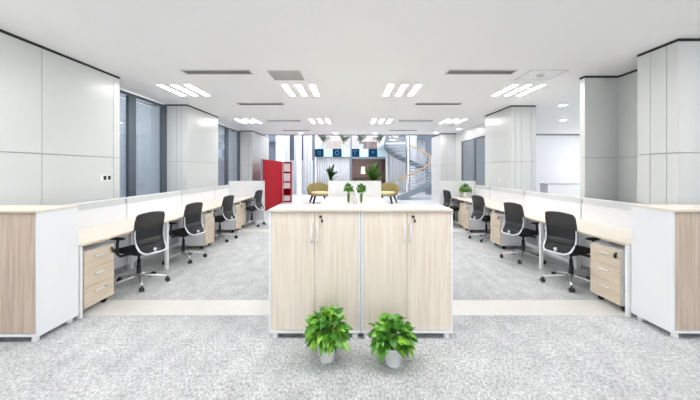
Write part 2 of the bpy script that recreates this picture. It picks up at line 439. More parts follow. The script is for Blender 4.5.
def vent(x, y, label, w=1.0, d=0.2):
    t = thing('ceiling_vent', label, 'vent', (x, y, H), 0, 'slot air vents in the ceiling')
    mb = MB(); hw, hd = w/2, d/2
    mb.box(-hw, hw, -hd, -hd+0.02, -0.012, 0); mb.box(-hw, hw, hd-0.02, hd, -0.012, 0)
    mb.box(-hw, -hw+0.02, -hd+0.02, hd-0.02, -0.012, 0); mb.box(hw-0.02, hw, -hd+0.02, hd-0.02, -0.012, 0)
    mb.obj('frame', M['ventlight'], t)
    B('backing', M['vent'], -hw+0.02, hw-0.02, -hd+0.02, hd-0.02, -0.003, 0, t)
    mb = MB()
    for k in range(4):
        yy = -hd+0.04+k*(d-0.08)/3
        mb.box(-hw+0.02, hw-0.02, yy-0.006, yy+0.006, -0.011, -0.002)
    mb.obj('slats', M['vent'], t)
    return t
V0 = None
rows = [(4.72, 'nearest'), (7.0, 'second'), (9.4, 'third'), (11.7, 'farthest')]
for y, nm in rows:
    for x, sd in ((-1.95, 'left'), (1.93, 'right')):
        lab = 'long grey slot vent in the ceiling, %s of four on the %s side' % (nm, sd)
        if V0 is None: V0 = vent(x, y, lab)
        else: dup(V0, (x, y, H), 0, lab)

t = thing('return_grille', 'square grey egg-crate air grille in the ceiling left of middle', 'vent', (-0.97, 4.9, H))
mb = MB()
mb.box(-0.22, 0.22, -0.24, -0.22, -0.012, 0); mb.box(-0.22, 0.22, 0.22, 0.24, -0.012, 0)
mb.box(-0.24, -0.22, -0.24, 0.24, -0.012, 0); mb.box(0.22, 0.24, -0.24, 0.24, -0.012, 0)
mb.obj('frame', M['ventlight'], t)
B('backing', M['ventlight'], -0.22, 0.22, -0.22, 0.22, -0.003, 0, t)
mb = MB()
for k in range(-5, 6):
    mb.box(k*0.037-0.004, k*0.037+0.004, -0.22, 0.22, -0.01, -0.003); mb.box(-0.22, 0.22, k*0.037-0.004, k*0.037+0.004, -0.01, -0.003)
mb.obj('grid', M['ventlight'], t)
t = thing('access_panel', 'white square ceiling panel with round grey sensor near right lights', 'ceiling panel', (2.9, 4.88, H))
mb = MB()
mb.box(-0.26, 0.26, -0.24, 0.24, -0.006, 0); 
mb.obj('panel', M['whitemetal'], t)
mb = MB()
mb.box(-0.27, 0.27, -0.25, -0.24, -0.01, 0); mb.box(-0.27, 0.27, 0.24, 0.25, -0.01, 0); mb.box(-0.27, -0.26, -0.24, 0.24, -0.01, 0); mb.box(0.26, 0.27, -0.24, 0.24, -0.01, 0)
mb.obj('frame', M['ventlight'], t)
MB().lathe([(0.055, -0.006), (0.055, -0.02), (0.035, -0.035), (0.01, -0.04)], 20).obj('sensor', M['ventlight'], t)

def downlight(x, y, label, grp):
    t = thing('downlight', label, 'downlight', (x, y, H), 0, grp)
    MB().lathe([(0.10, 0), (0.10, -0.008), (0.075, -0.008), (0.075, 0)], 20, cap=False).obj('ring', M['whitemetal'], t)
    MB().lathe([(0.074, -0.001), (0.074, -0.005)], 20).obj('lens', M['lampwarm'], t)
    return t
d0 = downlight(-0.58, 12.6, 'round downlight by the ceiling end, left of middle', 'downlights along the ceiling end')
dup(d0, (0.98, 12.6, H), 0, 'round downlight by the ceiling end, right of middle')
dup(d0, (-1.95, 12.6, H), 0, 'round downlight by the ceiling end, above the red bookcase side')
dup(d0, (3.35, 12.5, H), 0, 'round downlight by the ceiling end, beside far right column')
dup(d0, (3.85, 11.3, H), 0, 'round downlight in front of the dark right window')
dup(d0, (4.75, 7.15, H), 0, 'nearer round downlight in the side room at right')
dup(d0, (6.2, 9.3, H), 0, 'farther round downlight in the side room at right')

# ------------------------------------------------------------------ cabinets
def cabinet(loc, w, d, door_mat, label, group, handles=True):
    t = thing('filing_cabinet', label, 'cabinet', loc, 0, group)
    hw = w/2
    mb = MB()
    mb.box(-hw, -hw+0.018, 0, d, 0.05, 1.125); mb.box(hw-0.018, hw, 0, d, 0.05, 1.125)
    mb.box(-hw+0.018, hw-0.018, 0, d, 0.05, 0.075)
    mb.box(-hw+0.018, hw-0.018, 0.03, d, 0.075, 1.125)
    mb.obj('body', M['white'], t, 0.0015)
    MB().box(-hw, hw, -0.012, d, 1.127, 1.15).obj('top', [M['desktop']], t, 0.0015)
    B('edge_band', M['edge'], -hw+0.002, hw-0.002, -0.0135, -0.012, 1.129, 1.148, t)
    for s in (-1, 1):
        x0, x1 = (-hw+0.02, -0.0015) if s < 0 else (0.0015, hw-0.02)
        dr = B('door', door_mat, x0, x1, 0.002, 0.022, 0.08, 1.122, t, 0.001)
        xx = s*0.027
        mb = MB()
        mb.tube([(xx, 0.003, 0.87), (xx, -0.026, 0.87), (xx, -0.03, 0.88), (xx, -0.03, 1.01), (xx, -0.026, 1.02), (xx, 0.003, 1.02)], 0.0085, 8)
        mb.obj('handle', M['handle'], dr)
        if s > 0:
            lk = MB().cyl((0.052, -0.004, 1.085), 0.011, (0, 1, 0), 0.012).obj('lock', M['blackplastic'], dr)
            MB().box(0.040, 0.066, -0.016, -0.010, 1.079, 1.091).box(0.058, 0.074, -0.017, -0.009, 1.035, 1.062).box(0.062, 0.066, -0.014, -0.011, 1.06, 1.082).obj('key', M['blackplastic'], dr, 0.002)
    for sx in (-1, 1):
        for yy in (0.035, d-0.05):
            MB().lathe([(0.026, 0), (0.028, 0.006), (0.024, 0.05)], 14, (sx*(hw-0.05), yy, 0)).obj('foot', M['whitemetal'], t)
    return t
g = 'pair of pale wood cabinets back of the floor plants'
cabinet((-0.3135, 2.84, 0), 0.815, 0.40, M['ash'], 'pale wood two-door cabinet, left of the middle pair', g)
cabinet((0.5065, 2.84, 0), 0.815, 0.40, M['ash'], 'pale wood two-door cabinet, right of the middle pair', g)
cabinet((-3.12, 2.775, 0), 0.82, 0.42, M['oak'], 'brown grained cabinet with white side at left frame edge', 'brown cabinets at the desk row ends')
cabinet((3.27, 2.835, 0), 0.82, 0.42, M['oak'], 'brown grained cabinet with white side at right frame edge', 'brown cabinets at the desk row ends')

# ------------------------------------------------------------------ desks, dividers, pedestals
ORD = ['first', 'second', 'third', 'fourth']
YB = [3.26, 4.88, 6.48, 8.08, 9.04]
def desk(side, xf, xb, y0, y1, label, group, near_leg):
    # xf = aisle edge, xb = edge at the divider
    xc = (xf+xb)/2; hw = abs(xf-xb)/2; s = 1 if xf > xb else -1      # s: direction of the aisle
    L = y1-y0
    t = thing('bench_desk', label, 'desk', (xc, y0, 0), 0, group)
    B('desktop', M['desktop'], -hw, hw, 0.001, L-0.001, 0.725, 0.75, t, 0.002)
    e = sorted((s*hw, s*(hw+0.0015)))
    B('edge_band', M['edge'], e[0], e[1], 0.003, L-0.003, 0.727, 0.748, t)
    def leg(yy, wd=0.05, ins=0.08):
        xx = s*(hw-ins)
        B('leg', M['whitemetal'], xx-0.02, xx+0.02, yy-wd/2, yy+wd/2, 0, 0.724, t, 0.003)
        B('leg', M['whitemetal'], -s*(hw-0.08)-0.02, -s*(hw-0.08)+0.02, yy-wd/2, yy+wd/2, 0, 0.724, t, 0.003)
        B('cross_beam', M['whitemetal'], -hw+0.1, hw-0.12, yy-wd/2+0.005, yy+wd/2-0.005, 0.68, 0.724, t)
    if near_leg: leg(0.02, 0.03, 0.03)
    leg(L-0.026)
    B('long_beam', M['whitemetal'], -0.015, 0.015, 0.05, L-0.05, 0.66, 0.70, t)
    return t
def divider(x, y0, y1, label, group, zlow=0.06, s=1):
    t = thing('desk_divider', label, 'desk divider', (x, y0, 0), 0, group); L = y1-y0
    B('panel', M['white'], -0.016, 0.016, 0.002, L-0.002, zlow, 0.985, t, 0.001)
    B('middle_rail', M['silver'], -0.018, 0.018, 0.002, L-0.002, 0.985, 0.995, t)
    B('glass_strip', M['frost'], -0.004, 0.004, 0.003, L-0.003, 0.995, 1.07, t)
    B('top_rail', M['whitemetal'], -0.012, 0.012, 0.002, L-0.002, 1.07, 1.085, t)
    for yy in (0.008, L-0.008): B('post', M['steel'], -0.0175, 0.0175, yy-0.005, yy+0.005, 0, 1.071, t)
    return t
for side, xf, xb, xd in (('left', -2.70, -3.40, -3.42), ('right', 2.82, 3.52, 3.54)):
    for i in range(4):
        desk(side, xf, xb, YB[i]-(0.05 if i == 0 and side == 'left' else 0), YB[i+1], 'cream bench desk in the %s row, %s from the camera' % (side, ORD[i]), 'bench desks along the side walls', i == 0)
        divider(xd, YB[i], YB[i+1], 'white desk divider behind the %s desk of the %s row' % (ORD[i], side), 'dividers behind the wall desks')
def end_screen(x0, x1, y, label):
    t = thing('end_screen', label, 'desk screen', ((x0+x1)/2, y, 0), 0, 'white end screens of the desk rows'); h = (x1-x0)/2
    B('panel', M['white'], -h, h, -0.015, 0.015, 0.03, 1.18, t, 0.002)
    B('cap', M['whitemetal'], -h, h, -0.017, 0.017, 1.18, 1.192, t)
    for s in (-1, 1): B('foot', M['whitemetal'], s*(h-0.05)-0.02, s*(h-0.05)+0.02, -0.015, 0.015, 0, 0.03, t)
end_screen(-3.44, -2.42, 9.07, 'white end screen closing the left desk row')
end_screen(2.52, 3.56, 9.07, 'white end screen closing the right desk row')
end_screen(-0.62, 0.88, 9.07, 'wide white end screen behind the middle desks')
# middle bench behind the cabinets
for (xf, xb, nm) in ((-0.66, 0.085, 'left'), (0.86, 0.135, 'right')):
    for i in range(4):
        desk(nm, xf, xb, YB[i], YB[i+1], 'cream middle desk, %s of the divider, %s behind the cabinets' % (nm, ORD[i]), 'middle bench desks', i == 0)
for i in range(4):
    divider(0.11, YB[i], YB[i+1], 'white divider between the middle desks, %s behind the cabinets' % ORD[i], 'middle desk dividers', zlow=0.3)

def pedestal(loc, rz, label):
    t = thing('drawer_pedestal', label, 'drawer unit', loc, rz, 'drawer units under the desks')
    hw = 0.205; d = 0.50
    mb = MB(); mb.box(-hw, hw, 0.02, d, 0.075, 0.655)
    mb.obj('body', M['white'], t, 0.002)
    zs = [0.078, 0.285, 0.47, 0.652]
    for k in range(3):
        dr = B('drawer', M['maple'], -hw, hw, 0, 0.019, zs[k]+0.0015, zs[k+1]-0.0015, t, 0.001)
        zc = zs[k+1]-0.065
        MB().tube([(-0.07, 0.003, zc), (-0.07, -0.022, zc), (-0.062, -0.026, zc), (0.062, -0.026, zc), (0.07, -0.022, zc), (0.07, 0.003, zc)], 0.007, 8).obj('handle', M['handle'], dr)
        if k == 2:
            MB().cyl((0.165, -0.006, zc+0.03), 0.012, (0, 1, 0), 0.014).box(0.152, 0.178, -0.022, -0.012, zc-0.02, zc+0.022).obj('lock', M['blackplastic'], dr)
    for sx in (-1, 1):
        for yy in (0.09, d-0.06):
            MB().cyl((sx*0.16, yy, 0.03), 0.03, (1, 0, 0), 0.03, 14).box(sx*0.16-0.018, sx*0.16+0.018, yy-0.012, yy+0.012, 0.045, 0.076).obj('caster', M['blackplastic'], t)
    return t
P0 = pedestal((-2.71, 3.47, 0), PI/2, 'drawer unit nearest the camera under the left desks')
for x, y, rz, lab in ((-2.72, 6.22, PI/2, 'drawer unit under the second left desk'), (-2.72, 7.82, PI/2, 'drawer unit under the third left desk'),
                      (-2.76, 8.29, PI/2, 'farthest drawer unit under the fourth left desk'),
                      (2.82, 3.55, -PI/2, 'drawer unit nearest the camera under the right desks'), (2.82, 6.22, -PI/2, 'drawer unit under the second right desk'),
                      (2.82, 7.82, -PI/2, 'drawer unit under the third right desk'), (2.87, 8.29, -PI/2, 'farthest drawer unit under the fourth right desk')):
    dup(P0, (x, y, 0), rz, lab)

# ------------------------------------------------------------------ office chair (faces +y)
def office_chair(loc, rz, label):
    t = thing('office_chair', label, 'chair', loc, rz, 'black mesh office chairs at the desks')
    # seat cushion
    def seat(u, v):
        a = 2*PI*u
        def sup(c, e): return math.copysign(abs(c)**e, c)
        ph = (v-0.5)*PI
        r = abs(math.cos(ph))**0.35
        x = 0.245*sup(math.cos(a), 0.62)*r; y = 0.235*sup(math.sin(a), 0.62)*r
        z = 0.465 + 0.035*math.sin(ph) - 0.02*max(0, y/0.235)**3 + 0.012*(x/0.245)**2
        return (x*(0.94+0.06*y/0.235 if True else 1), y+0.02, z)
    MB().grid(seat, 32, 10, closed_u=True).obj('seat', M['blackfabric'], t)
    # backrest
    zs0, zs1 = 0.45, 0.935
    def hw(v):
        pts = [(0, 0.155), (0.10, 0.182), (0.3, 0.194), (0.5, 0.198), (0.75, 0.202), (0.93, 0.200), (1.0, 0.18)]
        for (a, p), (b, q) in zip(pts, pts[1:]):
            if v <= b: k = (v-a)/(b-a); k = k*k*(3-2*k); return p+(q-p)*k
        return pts[-1][1]
    def yb(v): return -0.185 - 0.105*(1-v/0.42)**2 if v < 0.42 else -0.185 - 0.04*((v-0.42)/0.58)**1.4
    def surf(u, v):
        x = (u*2-1)*hw(v)
        return (x, yb(v) + 0.38*x*x*(1.35-v*0.6) , zs0+(zs1-zs0)*v + (0.018*(1-(u*2-1)**2) if v > 0.95 else 0))
    MB().grid(lambda u, v: surf(u, v), 14, 18).obj('backrest', M['mesh'], t, solid=0.008)
    rim = [surf(0, v/16) for v in range(0, 17)] + [surf(u/8, 1) for u in range(1, 8)] + [surf(1, 1-v/16) for v in range(0, 17)] + [surf(1-u/8, 0) for u in range(1, 8)]
    MB().tube(rim, 0.010, 8, closed=True).obj('back_rim', M['blackplastic'], t)
    # silver lower frame hugging the backrest
    def off(p, k=0.0, b=-0.018): return (p[0]*(1.0+k), p[1]+b, p[2]-0.004)
    U = [off(surf(0, v), 0.045) for v in (0.62, 0.5, 0.4, 0.3, 0.2, 0.1, 0.04)] + [off(surf(u, 0), 0.02, -0.02) for u in (0.1, 0.3, 0.5, 0.7, 0.9)] + [off(surf(1, v), 0.045) for v in (0.04, 0.1, 0.2, 0.3, 0.4, 0.5, 0.62)]
    n = len(U); rs = [0.005+0.008*math.sin(PI*i/(n-1))**0.5 for i in range(n)]
    MB().tube(U, 0.01, 8, rs=rs).obj('back_frame', M['silver'], t)
    # lumbar band
    MB().grid(lambda u, v: (surf(0.06+0.88*u, 0.22+0.14*v)[0], surf(0.06+0.88*u, 0.22+0.14*v)[1]-0.012, surf(0.06+0.88*u, 0.22+0.14*v)[2]), 12, 3).obj('lumbar_support', M['blackplastic'], t, solid=0.006)
    # bracket between back and mechanism
    MB().tube([(0, -0.285, 0.50), (0, -0.27, 0.445), (0, -0.2, 0.42), (0, -0.05, 0.42)], 0.02, 8, flat=1.0).obj('back_bracket', M['silver'], t)
    MB().box(-0.09, 0.09, -0.10, 0.10, 0.395, 0.435).obj('mechanism', M['blackplastic'], t, 0.01)
    MB().tube([(0.08, 0.02, 0.41), (0.2, 0.03, 0.405), (0.24, 0.03, 0.40)], 0.005, 6).obj('lever', M['blackplastic'], t)
    # arms
    for s in (-1, 1):
        a = MB()
        a.tube([(s*0.10, 0.0, 0.425), (s*0.25, 0.0, 0.43), (s*0.285, 0.0, 0.47), (s*0.29, -0.01, 0.60), (s*0.28, -0.01, 0.645)], 0.014, 8, flat=1.3)
        a = a.obj('armrest', M['blackplastic'], t)
        def pad(u, v, s=s):
            an = 2*PI*u; ph = (v-0.5)*PI; r = abs(math.cos(ph))**0.4
            return (s*0.28+0.042*math.copysign(abs(math.cos(an))**0.7, math.cos(an))*r, 0.02+0.135*math.copysign(abs(math.sin(an))**0.7, math.sin(an))*r, 0.655+0.014*math.sin(ph))
        MB().grid(pad, 20, 6, closed_u=True).obj('arm_pad', M['blackplastic'], a)
    # gas lift
    MB().lathe([(0.028, 0.11), (0.028, 0.25), (0.022, 0.25), (0.022, 0.33), (0.014, 0.33), (0.014, 0.40)], 16).obj('gas_lift', M['blackplastic'], t)
    # five-star base
    mb = MB(); mb.lathe([(0.035, 0.085), (0.042, 0.10), (0.04, 0.135), (0.03, 0.145)], 20)
    for k in range(5):
        a = 2*PI*k/5+0.35
        c, s_ = math.cos(a), math.sin(a)
        pts = [(c*0.02, s_*0.02, 0.12), (c*0.10, s_*0.10, 0.118), (c*0.21, s_*0.21, 0.098), (c*0.325, s_*0.325, 0.074)]
        mb.tube(pts, 0.02, 8, rs=[0.028, 0.025, 0.021, 0.017], flat=0.75)
    mb.obj('star_base', M['chrome'], t)
    for k in range(5):
        a = 2*PI*k/5+0.35; c, s_ = math.cos(a), math.sin(a)
        w = a+PI/2+0.5*math.sin(k*2.1); ax = Vector((math.cos(w), math.sin(w), 0))
        mb = MB(); p = Vector((c*0.33, s_*0.33, 0.028))
        for q in (-0.016, 0.016): mb.cyl(p+ax*q, 0.028, ax, 0.018, 14)
        mb.cyl(p+Vector((0, 0, 0.025)), 0.009, (0, 0, 1), 0.05, 8)
        mb.obox(p+Vector((0, 0, 0.022)), (0.014, 0.04, 0.02), Matrix.Rotation(w, 3, 'Z'))
        mb.obj('caster', M['blackplastic'], t)
    return t
C0 = office_chair((-2.77, 4.20, 0), math.radians(72), 'black mesh office chair nearest the camera at the left desks')
D = math.radians
for x, y, rz, lab in ((-2.79, 5.36, 78, 'black mesh office chair at the second left desk'),
                      (-2.79, 6.86, 80, 'black mesh office chair at the third left desk'),
                      (-2.66, 8.67, 80, 'black mesh office chair at the farthest left desk by end screen'),
                      (2.90, 4.20, -71, 'black mesh office chair nearest the camera at the right desks'),
                      (2.90, 5.36, -75, 'black mesh office chair at the second right desk'),
                      (2.93, 6.88, -78, 'black mesh office chair at the third right desk'),
                      (2.81, 8.67, -80, 'black mesh office chair at the farthest right desk by end screen')):
    dup(C0, (x, y, 0), D(rz), lab)

# ------------------------------------------------------------------ plants
def bushy_plant(name, loc, label, cat, seed, h=0.43, rad=0.17, pot_h=0.15, pot_r=0.082, nl=120, leaf_l=0.10, group=None, pot='taper'):
    rnd = random.Random(seed)
    t = thing(name, label, cat, loc, 0, group)
    if pot == 'taper':
        prof = [(pot_r*0.68, 0), (pot_r*0.72, 0.008), (pot_r, pot_h-0.012), (pot_r*1.07, pot_h-0.012), (pot_r*1.07, pot_h), (pot_r*0.95, pot_h), (pot_r*0.92, pot_h-0.02)]
        MB().lathe(prof, 24, cap=False).lathe([(pot_r*0.68, 0), (pot_r*0.6, 0.001)], 24).obj('pot', M['pot'], t)
        MB().lathe([(pot_r*0.93, pot_h-0.02), (pot_r*0.93, pot_h-0.015)], 20).obj('soil', M['soil'], t)
        top = pot_h-0.02
    else:   # slender glass vase
        MB().lathe([(0.045, 0), (0.045, 0.006), (0.014, 0.02), (0.014, pot_h*0.7), (0.045, pot_h), (0.042, pot_h), (0.010, pot_h*0.7), (0.009, 0.024)], 16, cap=False).obj('vase', M['silver'], t)
        top = 0.03
    st = MB(); lf = MB()
    hh = h-pot_h; zc = pot_h+hh*0.30; ins = 0.75
    for i in range(nl):
        a = rnd.uniform(0, 2*PI)
        sz = rnd.uniform(-0.5 if pot == 'taper' else -0.6, 1.0); el = math.asin(sz)
        q = rnd.uniform(0.45, 1.0)**0.6
        rr = rad*q*ins; vz = (h-leaf_l*0.35-zc)*q if sz > 0 else (zc-pot_h*(0.62 if pot == 'taper' else 0.92))*q
        c = Vector((math.cos(a)*math.cos(el)*rr, math.sin(a)*math.cos(el)*rr, zc+sz*vz))
        if i % 9 == 0: c.x *= 1.22; c.y *= 1.22
        if c.z < pot_h+0.02 and Vector((c.x, c.y)).length < pot_r*1.3:
            k = pot_r*1.3/max(0.02, Vector((c.x, c.y)).length); c.x *= k; c.y *= k
        b0 = Vector((math.cos(a)*0.02, math.sin(a)*0.02, top))
        mid = b0.lerp(c, 0.55); mid.z = max(mid.z, pot_h+0.015) + 0.02; 
        if i % 2 == 0: st.tube([b0, Vector((b0.x*1.5, b0.y*1.5, pot_h+0.01)), mid, c], 0.002, 5)
        d = Vector((math.cos(a)*math.cos(el)+rnd.uniform(-.6, .6), math.sin(a)*math.cos(el)+rnd.uniform(-.6, .6), sz*0.8+rnd.uniform(-.35, .5)))
        L = leaf_l*rnd.uniform(0.7, 1.15)
        lf.leaf(c-d.normalized()*L*0.3, d, L, L*rnd.uniform(0.45, 0.62), up=Vector((rnd.uniform(-.4,.4), rnd.uniform(-.7,.2), 1)).normalized(), droop=rnd.uniform(0.1, 0.6))
    st.obj('stem', M['stem'], t)
    lf.obj('foliage', M['leaf'], t, normals=False)
    return t
bushy_plant('potted_plant', (-0.182, 2.54, 0), 'leafy green plant in white pot on carpet, left of the two', 'plant', 3, h=0.43, rad=0.19, group='floor plants in front of the middle cabinets', nl=210)
bushy_plant('potted_plant', (0.335, 2.48, 0), 'leafy green plant in white pot on carpet, right of the two', 'plant', 11, h=0.40, rad=0.185, group='floor plants in front of the middle cabinets', nl=200)
bushy_plant('vase_plant', (-0.035, 7.2, 0.75), 'small green plant in slender vase, left of the middle desk divider', 'plant', 5, h=0.48, rad=0.125, pot_h=0.26, nl=190, leaf_l=0.065, pot='vase', group='vase plants on the middle desks')
bushy_plant('vase_plant', (0.255, 7.2, 0.75), 'small green plant in slender vase, right of the middle desk divider', 'plant', 6, h=0.47, rad=0.12, pot_h=0.26, nl=190, leaf_l=0.065, pot='vase', group='vase plants on the middle desks')
bushy_plant('desk_plant', (3.18, 8.82, 0.75), 'small bushy plant in white pot on far end of right desks', 'plant', 8, h=0.40, rad=0.19, pot_h=0.14, pot_r=0.08, nl=150, leaf_l=0.085)

# ------------------------------------------------------------------ red storage
t = thing('partition_screen', 'long tall bright red partition beyond the left desk row', 'partition', (-3.1, 11.35, 0))
B('panel', M['red'], -0.06, 0, 0.012, 3.4, 0.02, 1.885, t, 0.004)
B('end_trim', M['slate'], -0.062, 0.002, 0, 0.012, 0, 1.89, t)
B('base_rail', M['blackplastic'], -0.062, 0.004, 0.012, 3.4, 0, 0.02, t)
t = thing('bookcase', 'narrow red bookcase of white binders at end of red partition', 'bookcase', (-3.1, 14.8, 0))
for zz in (0.05, 0.33, 0.62, 0.95, 1.40, 1.85): B('shelf', M['red'], 0.02, 0.34, 0.0, 0.30, zz, zz+0.025, t)
for xx in (0, 0.34): B('side_panel', M['red'], xx, xx+0.02, 0, 0.30, 0, 1.878, t)
B('back_panel', M['red'], 0, 0.36, 0.30, 0.32, 0, 1.878, t)
bk = None
for zz, nm, sc in ((0.0755, 'bottom', 0.7), (0.6455, 'third', 0.8), (0.9755, 'fourth', 1.1), (1.4255, 'top', 1.1)):
    for k, pos in enumerate(('left', 'middle', 'right')):
        lab = 'white binder in the red bookcase, %s one on the %s shelf' % (pos, nm)
        if bk is None:
            bk = tag(MB().box(0, 0.095, 0, 0.26, 0, 0.34).obj('binder', M['binder'], None, 0.004), lab, 'binder', 'binders in the red bookcase'); c = bk
        else:
            c = bk.copy(); COL.objects.link(c); c['label'] = lab
        c.location = (-3.1+0.027+k*0.102, 14.81, zz); c.scale = (1, 1, sc)

# ------------------------------------------------------------------ atrium
struct(B('wall_atrium_left', M['bluewhite'], -8, -7.8, 13.1, 23.5, 0, 7))
struct(B('wall_atrium_right', M['bluewhite'], 8.8, 9, 13.1, 23.5, 0, 7))
struct(B('wall_atrium_front_left', M['bluewhite'], -8, -4.4, 13.1, 13.25, 0, 7))
struct(B('wall_atrium_front_right', M['bluewhite'], 4.25, 8.8, 13.1, 13.25, 0, 7))
# rear wall: ground floor with curtain glazing and an opening to a rose room
YW = 22.0
mb = MB()
mb.box(-8, -2.45, YW, YW+0.3, 0, 7); mb.box(2.5, 9, YW, YW+0.3, 0, 7)
struct(mb.obj('wall_atrium_back', M['bluewhite']))
struct(B('wall_rear_room', M['pinkwall'], -2.6, 2.6, 25.0, 25.2, 0, 2.4))
struct(B('wall_upper_room', M['rose2'], -2.6, 2.6, 25.6, 25.8, 2.94, 7))
struct(B('floor_rear_room', M['brown'], -2.6, 2.6, 22.0, 25.2, -0.1, 0.0))
struct(B('floor_mezzanine', M['bluewhite'], -2.6, 2.6, 22.0, 25.6, 2.42, 2.93))
struct(B('wall_rear_room_right', M['brown'], 2.5, 2.6, 22.3, 25.0, 0, 2.42))
struct(B('wall_rear_room_left', M['pinkwall'], -0.1, 0.0, 22.35, 25.0, 0, 2.42))
# blue and white band of fascia panels
x = -2.42
for k in range(8):
    o = B('fascia_panel', M['teal'] if k % 2 == 0 else M['paleblue'], 0.01, 0.60, -0.06, 0, 2.40, 2.95, None, 0.004)
    o.location = (x+k*0.615, YW-0.003, 0)
    tag(o, '%s square fascia panel of the mezzanine band, %s from left' % ('dark teal' if k % 2 == 0 else 'pale blue', ['first', 'second', 'third', 'fourth', 'fifth', 'sixth', 'seventh', 'last'][k]), 'fascia panel', 'blue checker panels on the mezzanine edge')
mk = {0: [((-0.13, 0), (0.13, 0)), ((-0.13, 0.1), (0.13, 0.1)), ((-0.13, -0.1), (0.13, -0.1))], 4: [((-0.17, 0.12), (0.17, 0.12)), ((0, 0.12), (0, -0.15))], 6: [((-0.12, 0.05), (0.12, 0.05)), ((0, 0.15), (0, -0.12))]}
for k in (0, 2, 4, 6):
    p = [o for o in COL.objects if o.name.startswith('fascia_panel')][k]
    m_ = MB()
    if k == 2:
        m_.tube([(0.305+0.14*math.cos(a*PI/10), -0.062, 2.68+0.14*math.sin(a*PI/10)) for a in range(20)], 0.022, 6, closed=True)
    else:
        for (xa, za), (xb_, zb) in mk[k]: m_.tube([(0.305+xa, -0.062, 2.68+za), (0.305+xb_, -0.062, 2.68+zb)], 0.014, 6)
    m_.obj('emblem', M['midblue'], p)
# window frames of rear glazing
mb = MB()
for xx in (-2.45, 0.08): mb.box(xx-0.05, xx+0.05, YW-0.12, YW-0.02, 0, 4.2)
mb.box(0.08, 2.5, YW-0.10, YW-0.02, 2.26, 2.40)
struct(mb.obj('window_4', M['slate']))
struct(B('trim_14', M['whitemetal'], 2.45, 2.57, YW-0.14, YW-0.02, 0, 4.6))
def curtain(x0, x1, y, z0, z1, label, name='curtain', amp=0.04, wl=0.17):
    w = x1-x0; n = max(6, int(w/wl*8))
    o = MB().grid(lambda u, v: (w*u, amp*math.sin(2*PI*u*w/wl)+0.3*amp*math.sin(5.1*u*w/wl), z0+(z1-z0)*v), n, 1).obj(name, M['curtain'], None, solid=0.006)
    o.location = (x0, y, 0)
    return tag(o, label, 'curtain', 'white atrium curtains')
curtain(-2.35, 0.0, YW+0.12, 0.02, 2.39, 'pleated white curtain below the checker band behind left floor plant')
curtain(2.7, 6.4, YW-0.2, 0.02, 5.0, 'tall pleated white curtain behind the spiral stair')
curtain(-4.3, -3.68, 19.6, 0.02, 5.0, 'tall pleated white curtain rising directly above the red bookcase')
curtain(-3.42, -3.06, 19.6, 0.02, 5.0, 'narrow pleated white curtain between red bookcase and lounge chair')
curtain(-2.86, -2.32, 19.6, 0.02, 5.0, 'tall pleated white curtain rising directly above the left lounge chair')
struct(MB().box(-4.3, -2.3, 19.9, 19.96, 2.1, 5.0).obj('window_7', M['darkglass']))
struct(MB().box(-4.3, -2.3, 19.9, 19.96, 0, 2.1).obj('wall_atrium_low', M['bluewhite']))
# slender round and square columns of atrium on the left
for x, y, r, lab in ((-3.75, 17.2, 0.24, 'tall round white column behind the red bookcase'), (-4.05, 15.2, 0.16, 'slender white column behind the red partition'), (-2.95, 18.6, 0.13, 'slender white column left of the gold lounge chair')):
    o = MB().lathe([(r*1.12, 0), (r*1.12, 0.08), (r, 0.1), (r, 6.5)], 28).obj('round_column', M['bluewhite']); o.location = (x, y, 0)
    tag(o, lab, 'column')
o = MB().lathe([(0.2, 0), (0.2, 6.5)], 28).obj('round_column', M['bluewhite']); o.location = (3.9, 19.6, 0); tag(o, 'round white column standing behind the spiral stair', 'column')
struct(MB().box(-6.5, -5.3, 19.96, 20.05, 0.1, 6).box(-5.1, -4.4, 19.96, 20.05, 0.1, 6).obj('window_5', M['darkglass']))
struct(MB().box(4.5, 6.5, 18.96, 19.05, 0.05, 6).obj('window_6', M['darkglass']))
struct(MB().box(-5.3, -5.1, 19.9, 20.1, 0, 6).box(-4.4, -4.3, 19.9, 20.1, 0, 6).obj('window_frame_rear', M['frame']))
# mezzanine railing and plants
t = thing('glass_railing', 'glass railing with thin steel rail above the checker band', 'railing', (0, YW, 2.95))
B('glass_sheet', M['clear'], -2.4, 2.45, -0.02, -0.008, 0.0, 0.95, t)
MB().tube([(-2.42, -0.014, 0.97), (2.47, -0.014, 0.97)], 0.02, 8).obj('rail', M['steel'], t)
for k in range(5): MB().tube([(-2.4+k*1.21, -0.014, 0), (-2.4+k*1.21, -0.014, 0.96)], 0.015, 8).obj('post', M['steel'], t)

